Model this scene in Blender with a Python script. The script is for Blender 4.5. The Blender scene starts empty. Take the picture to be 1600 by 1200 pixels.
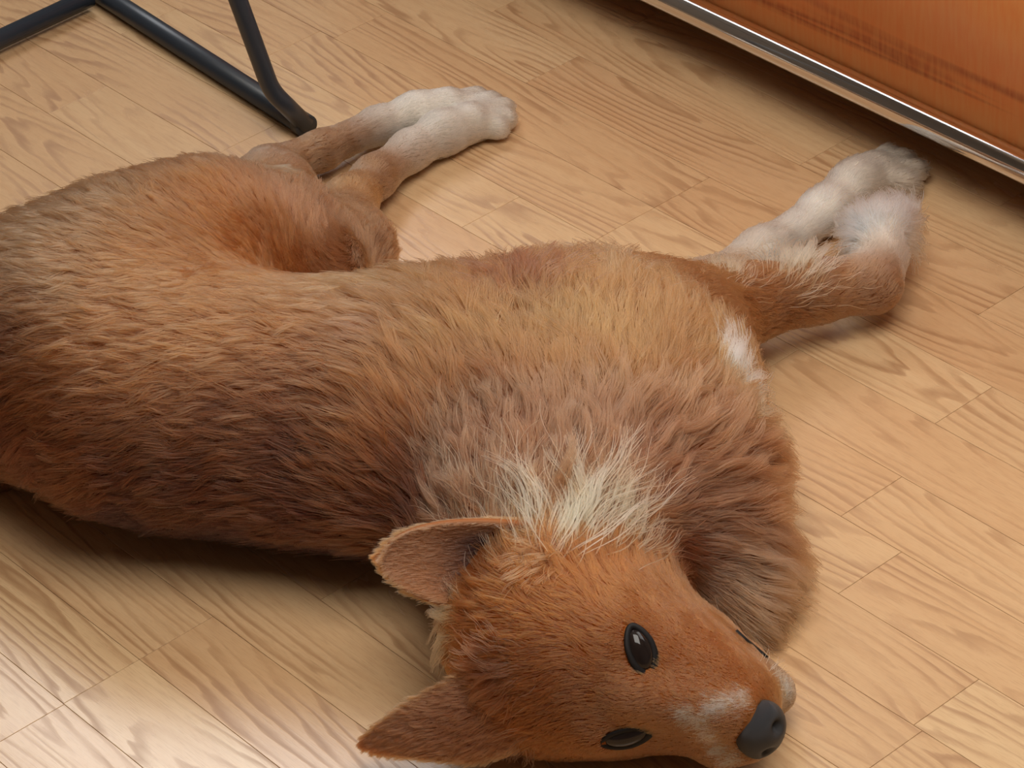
import bpy, bmesh, math, time
import numpy as np
from mathutils import Vector, Matrix
from mathutils.kdtree import KDTree
from mathutils.bvhtree import BVHTree

T0 = time.time()
scn = bpy.context.scene
COL = scn.collection
rng = np.random.default_rng(7)

# ------------------------------------------------------------------ camera
F_PX, PITCH, ROLL, DIST = 5000.0, math.radians(35.5), math.radians(4.5), 2.5
FW = np.array([0, math.cos(PITCH), -math.sin(PITCH)])
_r0 = np.array([1.0, 0, 0]); _u0 = np.cross(_r0, FW)
RT = math.cos(ROLL) * _r0 - math.sin(ROLL) * _u0
UP = math.sin(ROLL) * _r0 + math.cos(ROLL) * _u0
CAM = -DIST * FW
cam_data = bpy.data.cameras.new('camera')
cam_data.sensor_fit = 'HORIZONTAL'; cam_data.sensor_width = 36.0
cam_data.lens = F_PX / 1600 * 36
cam_data.clip_start = 0.05; cam_data.clip_end = 50
cam = bpy.data.objects.new('camera', cam_data); COL.objects.link(cam)
cam.matrix_world = Matrix(((RT[0], UP[0], -FW[0], CAM[0]), (RT[1], UP[1], -FW[1], CAM[1]),
                           (RT[2], UP[2], -FW[2], CAM[2]), (0, 0, 0, 1)))
scn.camera = cam

# ------------------------------------------------------------------ world, window and added lights, exposure
world = bpy.data.worlds.new('world'); scn.world = world; world.use_nodes = True
bg = world.node_tree.nodes['Background']
bg.inputs[0].default_value = (0.93, 0.96, 1.0, 1); bg.inputs[1].default_value = 1.0


def area(name, loc, target, sx, sy, power, color):
    l = bpy.data.lights.new(name, 'AREA'); l.shape = 'RECTANGLE'; l.size = sx; l.size_y = sy
    l.energy = power; l.color = color
    o = bpy.data.objects.new(name, l); COL.objects.link(o)
    o.location = loc
    o.rotation_euler = (Vector(target) - Vector(loc)).to_track_quat('-Z', 'Y').to_euler()
    return o


# the room runs parallel to the floor strips: u along them, v across
AZ = math.radians(-51.0)
UX = np.array([math.cos(AZ), math.sin(AZ), 0]); VX = np.array([-UX[1], UX[0], 0])


def UV(u, v, z=0.0): return UX * u + VX * v + np.array([0, 0, z])


ROOM = (-1.70, 2.60, -2.60, 1.34, 2.75)          # u0, u1, v0, v1, height
area('window_light', UV(-1.66, 0.76, 1.95), UV(0.0, 0.10, 0.35), 1.0, 1.25, 17, (0.97, 0.985, 1.0))
area('window_light', UV(0.55, 1.30, 1.62), UV(0.45, 0.0, 0.3), 1.3, 1.1, 7, (1.0, 0.95, 0.87))  # light of an added far-wall window, brightens face and chest
area('overhead_fill', (0.25, -0.64, 1.78), (0.25, -0.35, 0), 1.1, 1.1, 21, (1.0, 0.95, 0.87))  # added fill hanging free, no lamp there; brightens the near floor
scn.view_settings.view_transform = 'Standard'
scn.view_settings.look = 'None'
scn.view_settings.gamma = 1.0
scn.view_settings.use_curve_mapping = False
scn.view_settings.exposure = 0.25
scn.cycles.use_denoising = True
scn.cycles.max_bounces = 10


# ------------------------------------------------------------------ helpers
def P(px, py, z=0.0):
    """world point at height z seen at that place of the survey photograph"""
    d = FW + (px - 800) / F_PX * RT - (py - 600) / F_PX * UP
    return CAM + (z - CAM[2]) / d[2] * d


def lin(c):
    c = np.asarray(c, float) / 255.0
    return np.where(c <= 0.04045, c / 12.92, ((c + 0.055) / 1.055) ** 2.4)


def obj(name, me, mat=None, parent=None, smooth=True):
    o = bpy.data.objects.new(name, me); COL.objects.link(o)
    if mat: me.materials.append(mat)
    if parent: o.parent = parent
    if smooth and hasattr(me, 'polygons') and len(me.polygons):
        me.polygons.foreach_set('use_smooth', np.ones(len(me.polygons), bool))
    return o


def mesh_np(name, v, f):
    me = bpy.data.meshes.new(name)
    me.from_pydata([tuple(map(float, a)) for a in v], [], [tuple(map(int, a)) for a in f]); me.update()
    return me


def empty(name, loc, label, cat):
    o = bpy.data.objects.new(name, None); COL.objects.link(o); o.location = loc
    o['label'] = label; o['category'] = cat
    return o


class NT:
    def __init__(self, name):
        self.m = bpy.data.materials.new(name); self.m.use_nodes = True
        self.t = self.m.node_tree; self.n = self.t.nodes; self.n.clear()
        self.out = self.n.new('ShaderNodeOutputMaterial')

    def node(self, typ, ins=None, **kw):
        nd = self.n.new(typ)
        for k, v in kw.items(): setattr(nd, k, v)
        for k, v in (ins or {}).items():
            if isinstance(v, bpy.types.NodeSocket): self.t.links.new(v, nd.inputs[k])
            else: nd.inputs[k].default_value = v
        return nd

    def math(self, op, a, b=0.0, c=None):
        ins = {0: a, 1: b}
        if c is not None: ins[2] = c
        return self.node('ShaderNodeMath', ins, operation=op).outputs[0]

    def ramp(self, fac, stops):
        nd = self.node('ShaderNodeValToRGB', {0: fac})
        cr = nd.color_ramp
        while len(cr.elements) < len(stops): cr.elements.new(0.5)
        for e, (p, c) in zip(cr.elements, stops):
            e.position = p; e.color = (*c, 1) if len(c) == 3 else c
        return nd.outputs[0]

    def mix(self, fac, a, b, mode='MIX'):
        nd = self.node('ShaderNodeMix', data_type='RGBA', blend_type=mode)
        for k, v in ((0, fac), (6, a), (7, b)):
            if isinstance(v, bpy.types.NodeSocket): self.t.links.new(v, nd.inputs[k])
            else: nd.inputs[k].default_value = v if k == 0 else (*v, 1) if len(v) == 3 else v
        return nd.outputs[2]

    def finish(self, **ins):
        b = self.node('ShaderNodeBsdfPrincipled')
        for k, v in ins.items():
            s = b.inputs[k.replace('_', ' ')]
            if isinstance(v, bpy.types.NodeSocket): self.t.links.new(v, s)
            else: s.default_value = v
        self.t.links.new(b.outputs[0], self.out.inputs[0])
        return self.m


def oak_material():
    m = NT('oak_laminate')
    oi = m.node('ShaderNodeObjectInfo')
    rnd = oi.outputs['Random']
    tc = m.node('ShaderNodeTexCoord').outputs['Object']
    off = m.node('ShaderNodeCombineXYZ', {0: m.math('MULTIPLY', rnd, 37.0), 1: m.math('MULTIPLY', rnd, 91.0), 2: m.math('MULTIPLY', rnd, 13.0)}).outputs[0]
    pos = m.node('ShaderNodeVectorMath', {0: tc, 1: off}, operation='ADD').outputs[0]
    sp = m.node('ShaderNodeSeparateXYZ', {0: tc}); u, v = sp.outputs[0], sp.outputs[1]
    r2 = m.math('FRACT', m.math('MULTIPLY', rnd, 17.3)); r3 = m.math('FRACT', m.math('MULTIPLY', rnd, 53.7))
    # cathedral arches: distance field stretched along the strip, wobbling with noise
    st1 = m.node('ShaderNodeVectorMath', {0: pos, 1: (2.6, 22.0, 5.0)}, operation='MULTIPLY').outputs[0]
    n1 = m.node('ShaderNodeTexNoise', {0: st1, 'Scale': 1.0, 'Detail': 3.0, 'Roughness': 0.55}).outputs[0]
    st2 = m.node('ShaderNodeVectorMath', {0: pos, 1: (30.0, 150.0, 60.0)}, operation='MULTIPLY').outputs[0]
    n2 = m.node('ShaderNodeTexNoise', {0: st2, 'Scale': 1.0, 'Detail': 2.0}).outputs[0]
    uu = m.math('MULTIPLY', m.math('SUBTRACT', u, m.math('MULTIPLY', m.math('SUBTRACT', r2, 0.5), 0.5)), 0.14)
    vv = m.math('SUBTRACT', v, m.math('MULTIPLY', m.math('SUBTRACT', r3, 0.5), 0.09))
    d = m.math('SQRT', m.math('ADD', m.math('MULTIPLY', uu, uu), m.math('MULTIPLY', vv, vv)))
    fld = m.math('ADD', d, m.math('MULTIPLY', n1, 0.045))
    fld = m.math('ADD', fld, m.math('MULTIPLY', n2, 0.0035))
    ring = m.math('FRACT', m.math('MULTIPLY', fld, 120.0))
    line = m.ramp(ring, [(0.0, (0.0,) * 3), (0.5, (0.12,) * 3), (0.8, (1.0,) * 3), (0.93, (0.75,) * 3), (1.0, (0.0,) * 3)])
    st3 = m.node('ShaderNodeVectorMath', {0: pos, 1: (3.0, 9.0, 3.0)}, operation='MULTIPLY').outputs[0]
    n3 = m.node('ShaderNodeTexNoise', {0: st3, 'Scale': 2.0, 'Detail': 2.0}).outputs[0]
    amp = m.ramp(n3, [(0.38, (0.12,) * 3), (0.62, (1.0,) * 3)])
    line = m.math('MULTIPLY', line, amp)
    # fine pores along the grain
    st4 = m.node('ShaderNodeVectorMath', {0: pos, 1: (70.0, 1400.0, 70.0)}, operation='MULTIPLY').outputs[0]
    n4 = m.node('ShaderNodeTexNoise', {0: st4, 'Scale': 1.0, 'Detail': 2.0, 'Roughness': 0.6}).outputs[0]
    st5 = m.node('ShaderNodeVectorMath', {0: pos, 1: (8.0, 110.0, 8.0)}, operation='MULTIPLY').outputs[0]
    n5 = m.node('ShaderNodeTexNoise', {0: st5, 'Scale': 1.0, 'Detail': 3.0}).outputs[0]
    base = m.mix(m.math('FRACT', m.math('MULTIPLY', rnd, 29.1)), tuple(lin((224, 193, 150))), tuple(lin((213, 176, 134))))
    c = m.mix(m.math('MULTIPLY', n5, 0.55), base, tuple(lin((190, 143, 98))))
    c = m.mix(m.math('MULTIPLY', line, 0.66), c, tuple(lin((150, 104, 66))))
    c = m.mix(m.ramp(n4, [(0.50, (0.0,) * 3), (0.75, (0.34,) * 3)]), c, tuple(lin((150, 108, 72))))
    bump = m.node('ShaderNodeBump', {'Strength': 0.12, 'Distance': 0.0004, 'Height': m.math('ADD', m.math('MULTIPLY', line, -1.0), n4)}).outputs[0]
    return m.finish(Base_Color=c, Roughness=m.math('ADD', 0.25, m.math('MULTIPLY', line, 0.1)), Normal=bump, Specular_IOR_Level=0.8)


# ------------------------------------------------------------------ floor of laid oak strips
ROT_Z = AZ
OAK = oak_material()
STRIP_W, V0 = 0.0655, -0.010


def strip_mesh(name, L, W, H=0.004, b=0.00022):
    x, y = L / 2, W / 2
    v = [(-x, -y, 0), (x, -y, 0), (x, y, 0), (-x, y, 0),
         (-x, -y, H - b), (x, -y, H - b), (x, y, H - b), (-x, y, H - b),
         (-x + b, -y + b, H), (x - b, -y + b, H), (x - b, y - b, H), (-x + b, y - b, H)]
    f = [(0, 3, 2, 1), (0, 1, 5, 4), (1, 2, 6, 5), (2, 3, 7, 6), (3, 0, 4, 7),
         (4, 5, 9, 8), (5, 6, 10, 9), (6, 7, 11, 10), (7, 4, 8, 11), (8, 9, 10, 11)]
    return mesh_np(name, v, f)


u0, u1, v0, v1, RH = ROOM
fm = strip_mesh('floor', u1 - u0 + 0.2, v1 - v0 + 0.2, 0.05, 0.001); fm.materials.append(OAK)
floor = obj('floor', fm, smooth=False)
fc = UV((u0 + u1) / 2, (v0 + v1) / 2)
floor.location = (fc[0], fc[1], -0.0512); floor.rotation_euler = (0, 0, ROT_Z); floor['kind'] = 'structure'


def wall(name, a0, a1, fixed, along, holes, mat, th=0.08, out=1):
    """wall of boxes round its openings; along = 'u' or 'v'; holes = (a0, a1, z0, z1)"""
    bm = bmesh.new(); rects = []
    if holes:
        h0, h1, z0, z1 = holes
        rects = [(a0, h0, 0, RH), (h1, a1, 0, RH), (h0, h1, 0, z0), (h0, h1, z1, RH)]
    else: rects = [(a0, a1, 0, RH)]
    for p, q_, z0, z1 in rects:
        vs = []
        for aa in (p, q_):
            for bb in (fixed, fixed + out * th):
                for z in (z0, z1):
                    vs.append(bm.verts.new(UV(aa, bb, z) if along == 'u' else UV(bb, aa, z)))
        for f in ((0, 1, 3, 2), (4, 6, 7, 5), (0, 4, 5, 1), (2, 3, 7, 6), (0, 2, 6, 4), (1, 5, 7, 3)): bm.faces.new([vs[k] for k in f])
    bmesh.ops.recalc_face_normals(bm, faces=bm.faces)
    me = bpy.data.meshes.new(name); bm.to_mesh(me); bm.free()
    o = obj(name, me, mat, smooth=False); o['kind'] = 'structure'
    return o


plaster = NT('plaster').finish(Base_Color=(0.24, 0.21, 0.18, 1), Roughness=0.9)
white_pl = NT('white_plaster').finish(Base_Color=(0.80, 0.79, 0.76, 1), Roughness=0.9)
frame_m = NT('white_paint').finish(Base_Color=(0.82, 0.82, 0.80, 1), Roughness=0.4)
wall('wall_left', v0, v1, u0, 'v', (0.22, 1.30, 1.30, 2.60), plaster, out=-1)
wall('wall_far', u0, u1, v1, 'u', (-0.11, 1.21, 1.05, 2.18), plaster)  # opening made up for the added window
wall('wall_right', v0, v1, u1, 'v', None, plaster)
wall('wall_near', u0, u1, v0, 'u', None, plaster, out=-1)
cl = strip_mesh('ceiling', u1 - u0 + 0.2, v1 - v0 + 0.2, 0.05, 0.001); cl.materials.append(white_pl)
ce = obj('ceiling', cl, smooth=False); ce.location = (fc[0], fc[1], RH); ce.rotation_euler = (0, 0, ROT_Z); ce['kind'] = 'structure'
for nm, al, fx, (p, q_, z0, z1) in (('window_1', 'v', u0 - 0.05, (0.22, 1.30, 1.30, 2.60)), ('added_window', 'u', v1 + 0.05, (-0.11, 1.21, 1.05, 2.18))):  # the far-wall frame belongs to the added window
    bm = bmesh.new()
    w_ = 0.05
    for a, b, c, d in ((p, p + w_, z0, z1), (q_ - w_, q_, z0, z1), (p, q_, z0, z0 + w_), (p, q_, z1 - w_, z1), ((p + q_) / 2 - w_ / 2, (p + q_) / 2 + w_ / 2, z0, z1)):
        vs = []
        for aa in (a, b):
            for bb in (fx - 0.02, fx + 0.02):
                for z in (c, d): vs.append(bm.verts.new(UV(aa, bb, z) if al == 'u' else UV(bb, aa, z)))
        for f in ((0, 1, 3, 2), (4, 6, 7, 5), (0, 4, 5, 1), (2, 3, 7, 6), (0, 2, 6, 4), (1, 5, 7, 3)): bm.faces.new([vs[k] for k in f])
    bmesh.ops.recalc_face_normals(bm, faces=bm.faces)
    me = bpy.data.meshes.new(nm); bm.to_mesh(me); bm.free()
    obj(nm, me, frame_m, smooth=False)['kind'] = 'structure'

known = {0: [-0.62, -0.05], 1: [-0.45, 0.30], 2: [-0.69, -0.20, 0.13], 3: [-0.103, 0.273], 4: [-0.103, 0.42],
         5: [-0.339, 0.20], -1: [-0.75, -0.22, 0.492], -2: [-0.1, 0.50], -6: [0.057], -7: [0.057], -8: [0.058]}
mesh_cache = {}
prng = np.random.default_rng(3)
n_strip = 0
for row in range(-17, 20):
    js = known.get(row)
    if js is None: js = [prng.uniform(-0.3, 0.3)]
    js = sorted(js)
    while js[0] > -1.25: js.insert(0, js[0] - round(prng.uniform(0.34, 0.52), 2))
    while js[-1] < 1.25: js.append(js[-1] + round(prng.uniform(0.34, 0.52), 2))
    for a, b in zip(js[:-1], js[1:]):
        if a > 1.25 or a < -1.68: continue
        L = round(b - a - 0.0003, 4)
        if L not in mesh_cache:
            mesh_cache[L] = strip_mesh('floor_strip', L, STRIP_W - 0.0003)
            mesh_cache[L].materials.append(OAK)
        o = bpy.data.objects.new('plank', mesh_cache[L]); COL.objects.link(o)
        c = UX * (a + b) / 2 + VX * (V0 + STRIP_W * (row + 0.5))
        o.parent = floor
        c = c - fc
        o.location = (c @ UX, c @ VX, -0.004 + 0.0512)
        o.rotation_euler = (0, 0, (math.pi if prng.random() < 0.5 else 0))
        n_strip += 1


# ------------------------------------------------------------------ tubes
def tube(pts, r, seg=16, bend=0.0, nb=6, cap=True):
    """round tube through pts (world), corners rounded with radius bend"""
    pts = [Vector(p) for p in pts]
    path = [pts[0]]
    for i in range(1, len(pts) - 1):
        a = (pts[i - 1] - pts[i]).normalized(); b = (pts[i + 1] - pts[i]).normalized()
        q0 = pts[i] + a * bend; q1 = pts[i] + b * bend
        for k in range(nb + 1):
            t = k / nb
            path.append(q0 * (1 - t) ** 2 + pts[i] * 2 * t * (1 - t) + q1 * t * t)
    path.append(pts[-1])
    vs, fs = [], []
    t0 = (path[1] - path[0]).normalized()
    nrm = t0.orthogonal().normalized()
    for i, p in enumerate(path):
        t = ((path[min(i + 1, len(path) - 1)] - path[max(i - 1, 0)])).normalized()
        nrm = (nrm - t * nrm.dot(t)).normalized(); bn = t.cross(nrm)
        for k in range(seg):
            a = 2 * math.pi * k / seg
            vs.append(p + (nrm * math.cos(a) + bn * math.sin(a)) * r)
    n = len(path)
    for i in range(n - 1):
        for k in range(seg):
            fs.append((i * seg + k, i * seg + (k + 1) % seg, (i + 1) * seg + (k + 1) % seg, (i + 1) * seg + k))
    if cap:
        fs.append(tuple(range(seg))[::-1]); fs.append(tuple((n - 1) * seg + k for k in range(seg)))
    return vs, fs


def tube_obj(name, pts, r, mat, parent, **kw):
    v, f = tube(pts, r, **kw)
    base = parent.location if parent else Vector((0, 0, 0))
    return obj(name, mesh_np(name, [p - base for p in v], f), mat, parent)


def box_world(name, origin, ax, ay, az_, mat, parent, bev=0.0015):
    """box spanned by three world vectors from a corner"""
    base = parent.location if parent else Vector((0, 0, 0))
    bm = bmesh.new(); vs = []
    for k in range(8):
        p = Vector(origin) + Vector(ax) * (k & 1) + Vector(ay) * ((k >> 1) & 1) + Vector(az_) * ((k >> 2) & 1) - base
        vs.append(bm.verts.new(p))
    for q in ((0, 2, 3, 1), (4, 5, 7, 6), (0, 1, 5, 4), (2, 6, 7, 3), (0, 4, 6, 2), (1, 3, 7, 5)):
        bm.faces.new([vs[i] for i in q])
    bmesh.ops.recalc_face_normals(bm, faces=bm.faces)
    bmesh.ops.bevel(bm, geom=list(bm.edges), offset=bev, segments=2, affect='EDGES')
    me = bpy.data.meshes.new(name); bm.to_mesh(me); bm.free()
    return obj(name, me, mat, parent)


# ------------------------------------------------------------------ cabinet with a chrome rail, upper right
chrome = NT('chrome').finish(Base_Color=(0.82, 0.82, 0.83, 1), Metallic=1.0, Roughness=0.11)
mv = NT('orange_veneer')
tcv = mv.node('ShaderNodeTexCoord').outputs['Object']
mpv = mv.node('ShaderNodeMapping', {0: tcv}); mpv.inputs['Rotation'].default_value = (0, 0, -ROT_Z)
q = mv.node('ShaderNodeVectorMath', {0: mpv.outputs[0], 1: (0.7, 14.0, 18.0)}, operation='MULTIPLY').outputs[0]
w1 = mv.node('ShaderNodeTexNoise', {0: q, 'Scale': 1.3, 'Detail': 3.0, 'Distortion': 0.3}).outputs[0]
q2 = mv.node('ShaderNodeVectorMath', {0: mpv.outputs[0], 1: (260.0, 30.0, 35.0)}, operation='MULTIPLY').outputs[0]
w2 = mv.node('ShaderNodeTexNoise', {0: q2, 'Scale': 1.0, 'Detail': 3.0}).outputs[0]
cv = mv.ramp(mv.math('FRACT', mv.math('MULTIPLY', w1, 3.0)),
             [(0.0, tuple(lin((255, 164, 92)))), (0.74, tuple(lin((252, 158, 86)))), (0.9, tuple(lin((196, 100, 48)))), (1.0, tuple(lin((255, 162, 90))))])
cv = mv.mix(mv.ramp(w2, [(0.38, (0.0,) * 3), (0.62, (0.34,) * 3)]), cv, tuple(lin((255, 190, 118))))
veneer = mv.finish(Base_Color=cv, Roughness=0.38, Coat_Weight=0.15, Coat_Roughness=0.15)
dark = NT('dark_board').finish(Base_Color=(*lin((52, 36, 28)), 1), Roughness=0.6)

ZR, RR = 0.060, 0.0125
t0 = Vector(P(1100, 24, ZR)); t1 = Vector(P(1562, 244, ZR))
td = (t1 - t0); td.z = 0; td.normalize()
tn = Vector((-td.y, td.x, 0))            # away from the viewer
c0 = t0 - td * 0.58; c1 = t1 + td * 0.35
LEN = (c1 - c0).length
cab = empty('cabinet', (c0.x, c0.y, 0), 'low cabinet with orange-brown wood front above a shiny chrome rail', 'cabinet')
box_world('front_panel', c0 + tn * 0.0118 + Vector((0, 0, -0.010)), td * LEN, tn * 0.018, Vector((0, 0, 0.40)), veneer, cab)
box_world('carcass', c0 + tn * 0.0312 + Vector((0, 0, -0.025)), td * LEN, tn * 0.36, Vector((0, 0, 0.419)), dark, cab)
box_world('top_board', c0 - tn * 0.004 + Vector((0, 0, 0.3945)) - td * 0.01, td * (LEN + 0.02), tn * 0.40, Vector((0, 0, 0.018)), veneer, cab)
fr = [c0 + tn * 0.0 + Vector((0, 0, -ZR)), c0.copy(), c1.copy(), c1 + Vector((0, 0, -ZR))]
rail = tube_obj('chrome_rail', [fr[0] + Vector((0, 0, 0.0)), fr[1], fr[2], fr[3]], RR, chrome, cab, seg=32, bend=0.03)
rail['label'] = 'shiny chrome tube rail'

# ------------------------------------------------------------------ black tube frame, upper left
mb = NT('black_tube_paint')
nb_ = mb.node('ShaderNodeTexNoise', {'Scale': 300.0, 'Detail': 2.0}).outputs[0]
black = mb.finish(Base_Color=(*lin((42, 50, 60)), 1), Roughness=0.36, Specular_IOR_Level=0.6,
                  Normal=mb.node('ShaderNodeBump', {'Strength': 0.05, 'Distance': 0.0004, 'Height': nb_}).outputs[0])
R1 = 0.0098
A = Vector(P(474, 194, R1)); B = Vector(P(168, -3, R1)); dAB = (B - A).normalized()
K = Vector(P(424, 142, 0.052)); Ktop = Vector(P(372, 0, 0.145)); dK = (Ktop - K).normalized()
G0 = Vector(P(140, -4, R1 + 0.004)); G1 = Vector(P(-6, 64, R1 + 0.004)); dG = (G1 - G0).normalized()
frame = empty('table_frame', (B.x, B.y, 0), 'black metal tube frame of a table standing on the floor behind the dog', 'table')
Bend = B + dAB * 0.30
tube_obj('foot_rail', [A, Bend], R1, black, frame, seg=20)
tube_obj('leg', [A - dAB * 0.004 + Vector((0, 0, 0.001)), K, K + dK * 0.52], 0.0082, black, frame, seg=20, bend=0.012)
Kb = K + dAB * 0.62
far_leg_foot = Bend
tube_obj('leg', [Bend, Vector((Bend.x, Bend.y, 0.06)), Vector((Bend.x, Bend.y, 0)) + Vector((0, 0, (K + dK * 0.52).z))], 0.0082, black, frame, seg=20, bend=0.012)
tube_obj('cross_rail', [G0 + Vector((0, 0, 0)), G1 + dG * 0.42], R1 * 0.93, black, frame, seg=20)
tube_obj('top_rail', [K + dK * 0.52, Vector((Bend.x, Bend.y, (K + dK * 0.52).z))], 0.0082, black, frame, seg=20)
capm = NT('grey_plastic_cap').finish(Base_Color=(*lin((46, 48, 52)), 1), Roughness=0.5)
tube_obj('end_cap', [A - dAB * 0.006, A + dAB * 0.006], R1 * 1.09, capm, frame, seg=20)

print('setting', time.time() - T0, n_strip)
# ------------------------------------------------------------------ the dog: signed distance field
GX0, GX1, GY0, GY1, GZ0, GZ1, H = -0.56, 0.46, -0.53, 0.62, -0.012, 0.27, 0.0034
nx, ny, nz = [int((b - a) / H) + 1 for a, b in ((GX0, GX1), (GY0, GY1), (GZ0, GZ1))]
ORG = np.array([GX0, GY0, GZ0])
D = np.full((nx, ny, nz), 0.06, np.float32)


def blend(fn, lo, hi, k, sub=False):
    global D
    i0 = np.maximum(((lo - k - 0.02 - ORG) / H).astype(int), 0)
    i1 = np.minimum(((hi + k + 0.02 - ORG) / H).astype(int) + 1, [nx, ny, nz])
    if (i1 <= i0).any(): return
    g = [ORG[a] + H * np.arange(i0[a], i1[a], dtype=np.float32) for a in range(3)]
    X, Y, Z = np.meshgrid(*g, indexing='ij')
    d = fn(X, Y, Z).astype(np.float32)
    s = D[i0[0]:i1[0], i0[1]:i1[1], i0[2]:i1[2]]
    if sub:
        h = np.clip(0.5 - 0.5 * (s + d) / k, 0, 1)
        r = s * (1 - h) - d * h + k * h * (1 - h)
    else:
        h = np.clip(0.5 + 0.5 * (s - d) / k, 0, 1)
        r = s * (1 - h) + d * h - k * h * (1 - h)
    D[i0[0]:i1[0], i0[1]:i1[1], i0[2]:i1[2]] = r


def ellipsoid(c, R, rad, k=0.03, sub=False):
    c = np.asarray(c, float); rad = np.asarray(rad, float); R = np.asarray(R, float)   # rows of R: local axes

    def fn(X, Y, Z):
        x, y, z = X - c[0], Y - c[1], Z - c[2]
        l = [R[i, 0] * x + R[i, 1] * y + R[i, 2] * z for i in range(3)]
        k0 = np.sqrt(sum((l[i] / rad[i]) ** 2 for i in range(3)))
        k1 = np.sqrt(sum((l[i] / rad[i] ** 2) ** 2 for i in range(3))) + 1e-9
        return k0 * (k0 - 1) / k1
    e = np.sqrt(((R * rad[:, None]) ** 2).sum(0))
    blend(fn, c - e, c + e, k, sub)


def cone(a, b, ra, rb, k=0.02, sub=False):
    a = np.asarray(a, float); b = np.asarray(b, float)

    def fn(X, Y, Z):
        ab = b - a; L2 = ab @ ab
        t = np.clip(((X - a[0]) * ab[0] + (Y - a[1]) * ab[1] + (Z - a[2]) * ab[2]) / L2, 0, 1)
        dx, dy, dz = X - a[0] - t * ab[0], Y - a[1] - t * ab[1], Z - a[2] - t * ab[2]
        return np.sqrt(dx * dx + dy * dy + dz * dz) - (ra + (rb - ra) * t)
    r = max(ra, rb)
    blend(fn, np.minimum(a, b) - r, np.maximum(a, b) + r, k, sub)


def chain(pts, k=0.02):
    """pts: (px, py, z, r)"""
    w = [P(*p[:3]) for p in pts]
    for i in range(len(w) - 1): cone(w[i], w[i + 1], pts[i][3], pts[i + 1][3], k)


def frame_of(d, roll=0.0):
    """axes: along d (horizontal part kept), across, up-ish"""
    d = np.asarray(d, float); d = d / np.linalg.norm(d)
    s = np.cross([0, 0, 1.0], d); s /= np.linalg.norm(s)
    u = np.cross(d, s)
    c, n = math.cos(roll), math.sin(roll)
    return np.array([d, c * s + n * u, -n * s + c * u])


# trunk stations: px, py, z, half depth (back to belly), half height, half length
TR = [(10, 528, .085, .085, .080, .10), (130, 570, .092, .104, .088, .10), (250, 612, .093, .114, .088, .10), (380, 636, .090, .106, .086, .10),
      (520, 648, .090, .108, .086, .10), (650, 648, .094, .118, .090, .10), (780, 632, .092, .115, .088, .10), (910, 610, .084, .098, .080, .09),
      (1000, 602, .068, .080, .066, .08)]
ctr = [P(*t[:3]) for t in TR]
for i, t in enumerate(TR):
    d = ctr[min(i + 1, len(TR) - 1)] - ctr[max(i - 1, 0)]
    ellipsoid(ctr[i], frame_of(d), (t[5], t[3], t[4]), 0.03)
# thigh, shin, metatarsus and paw of the upper hind leg
chain([(95, 505, .105, .060), (210, 446, .108, .060), (330, 392, .102, .050), (440, 362, .085, .036)], 0.07)
chain([(440, 358, .08, .035), (425, 305, .062, .029), (418, 268, .032, .019)], 0.035)
chain([(418, 266, .030, .018), (500, 236, .025, .0145), (590, 196, .022, .0135), (650, 176, .021, .0155), (700, 166, .019, .016)], 0.012)
for q_ in ((746, 152), (762, 163), (760, 177)): chain([(698, 166, .018, .011), (*q_, .0125, .0088)], 0.005)
# lower hind leg
chain([(480, 450, .05, .05), (550, 388, .040, .028), (547, 318, .030, .0200)], 0.03)
chain([(549, 314, .030, .0185), (585, 277, .025, .0155), (640, 236, .022, .0145), (690, 208, .021, .0165), (735, 192, .019, .0170)], 0.014)
for q_ in ((768, 160), (787, 170), (790, 186), (778, 200)): chain([(735, 188, .019, .012), (*q_, .0125, .0092)], 0.005)
# shoulder, upper arm, forearm, folded wrist and paw of the upper front leg
chain([(930, 580, .085, .072), (1020, 545, .072, .050), (1100, 500, .055, .032)], 0.05)
chain([(1090, 496, .056, .032), (1180, 470, .048, .0215), (1270, 455, .042, .0180), (1362, 444, .038, .0195)], 0.03)
chain([(1362, 442, .038, .019), (1374, 400, .044, .017), (1368, 368, .046, .020)], 0.018)
for q_ in ((1330, 352), (1352, 336), (1388, 328), (1412, 336)): chain([(1376, 366, .048, .016), (*q_, .044, .0105)], 0.010)
# lower front leg lying on the floor
chain([(1010, 540, .045, .04), (1100, 458, .026, .021), (1190, 398, .020, .0165), (1290, 328, .018, .0150), (1335, 290, .018, .0165), (1365, 270, .018, .0165)], 0.02)
for q_ in ((1386, 244), (1410, 250), (1430, 266), (1422, 286)): chain([(1362, 270, .019, .012), (*q_, .014, .0088)], 0.005)
# neck and ruff
chain([(930, 650, .085, .082), (880, 740, .085, .080), (860, 840, .080, .068), (860, 930, .074, .058)], 0.05)
chain([(1000, 660, .066, .070), (1050, 765, .056, .060), (1075, 850, .040, .042)], 0.05)
chain([(1085, 840, .040, .042), (1150, 900, .026, .026), (1165, 955, .02, .018)], 0.03)
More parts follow.
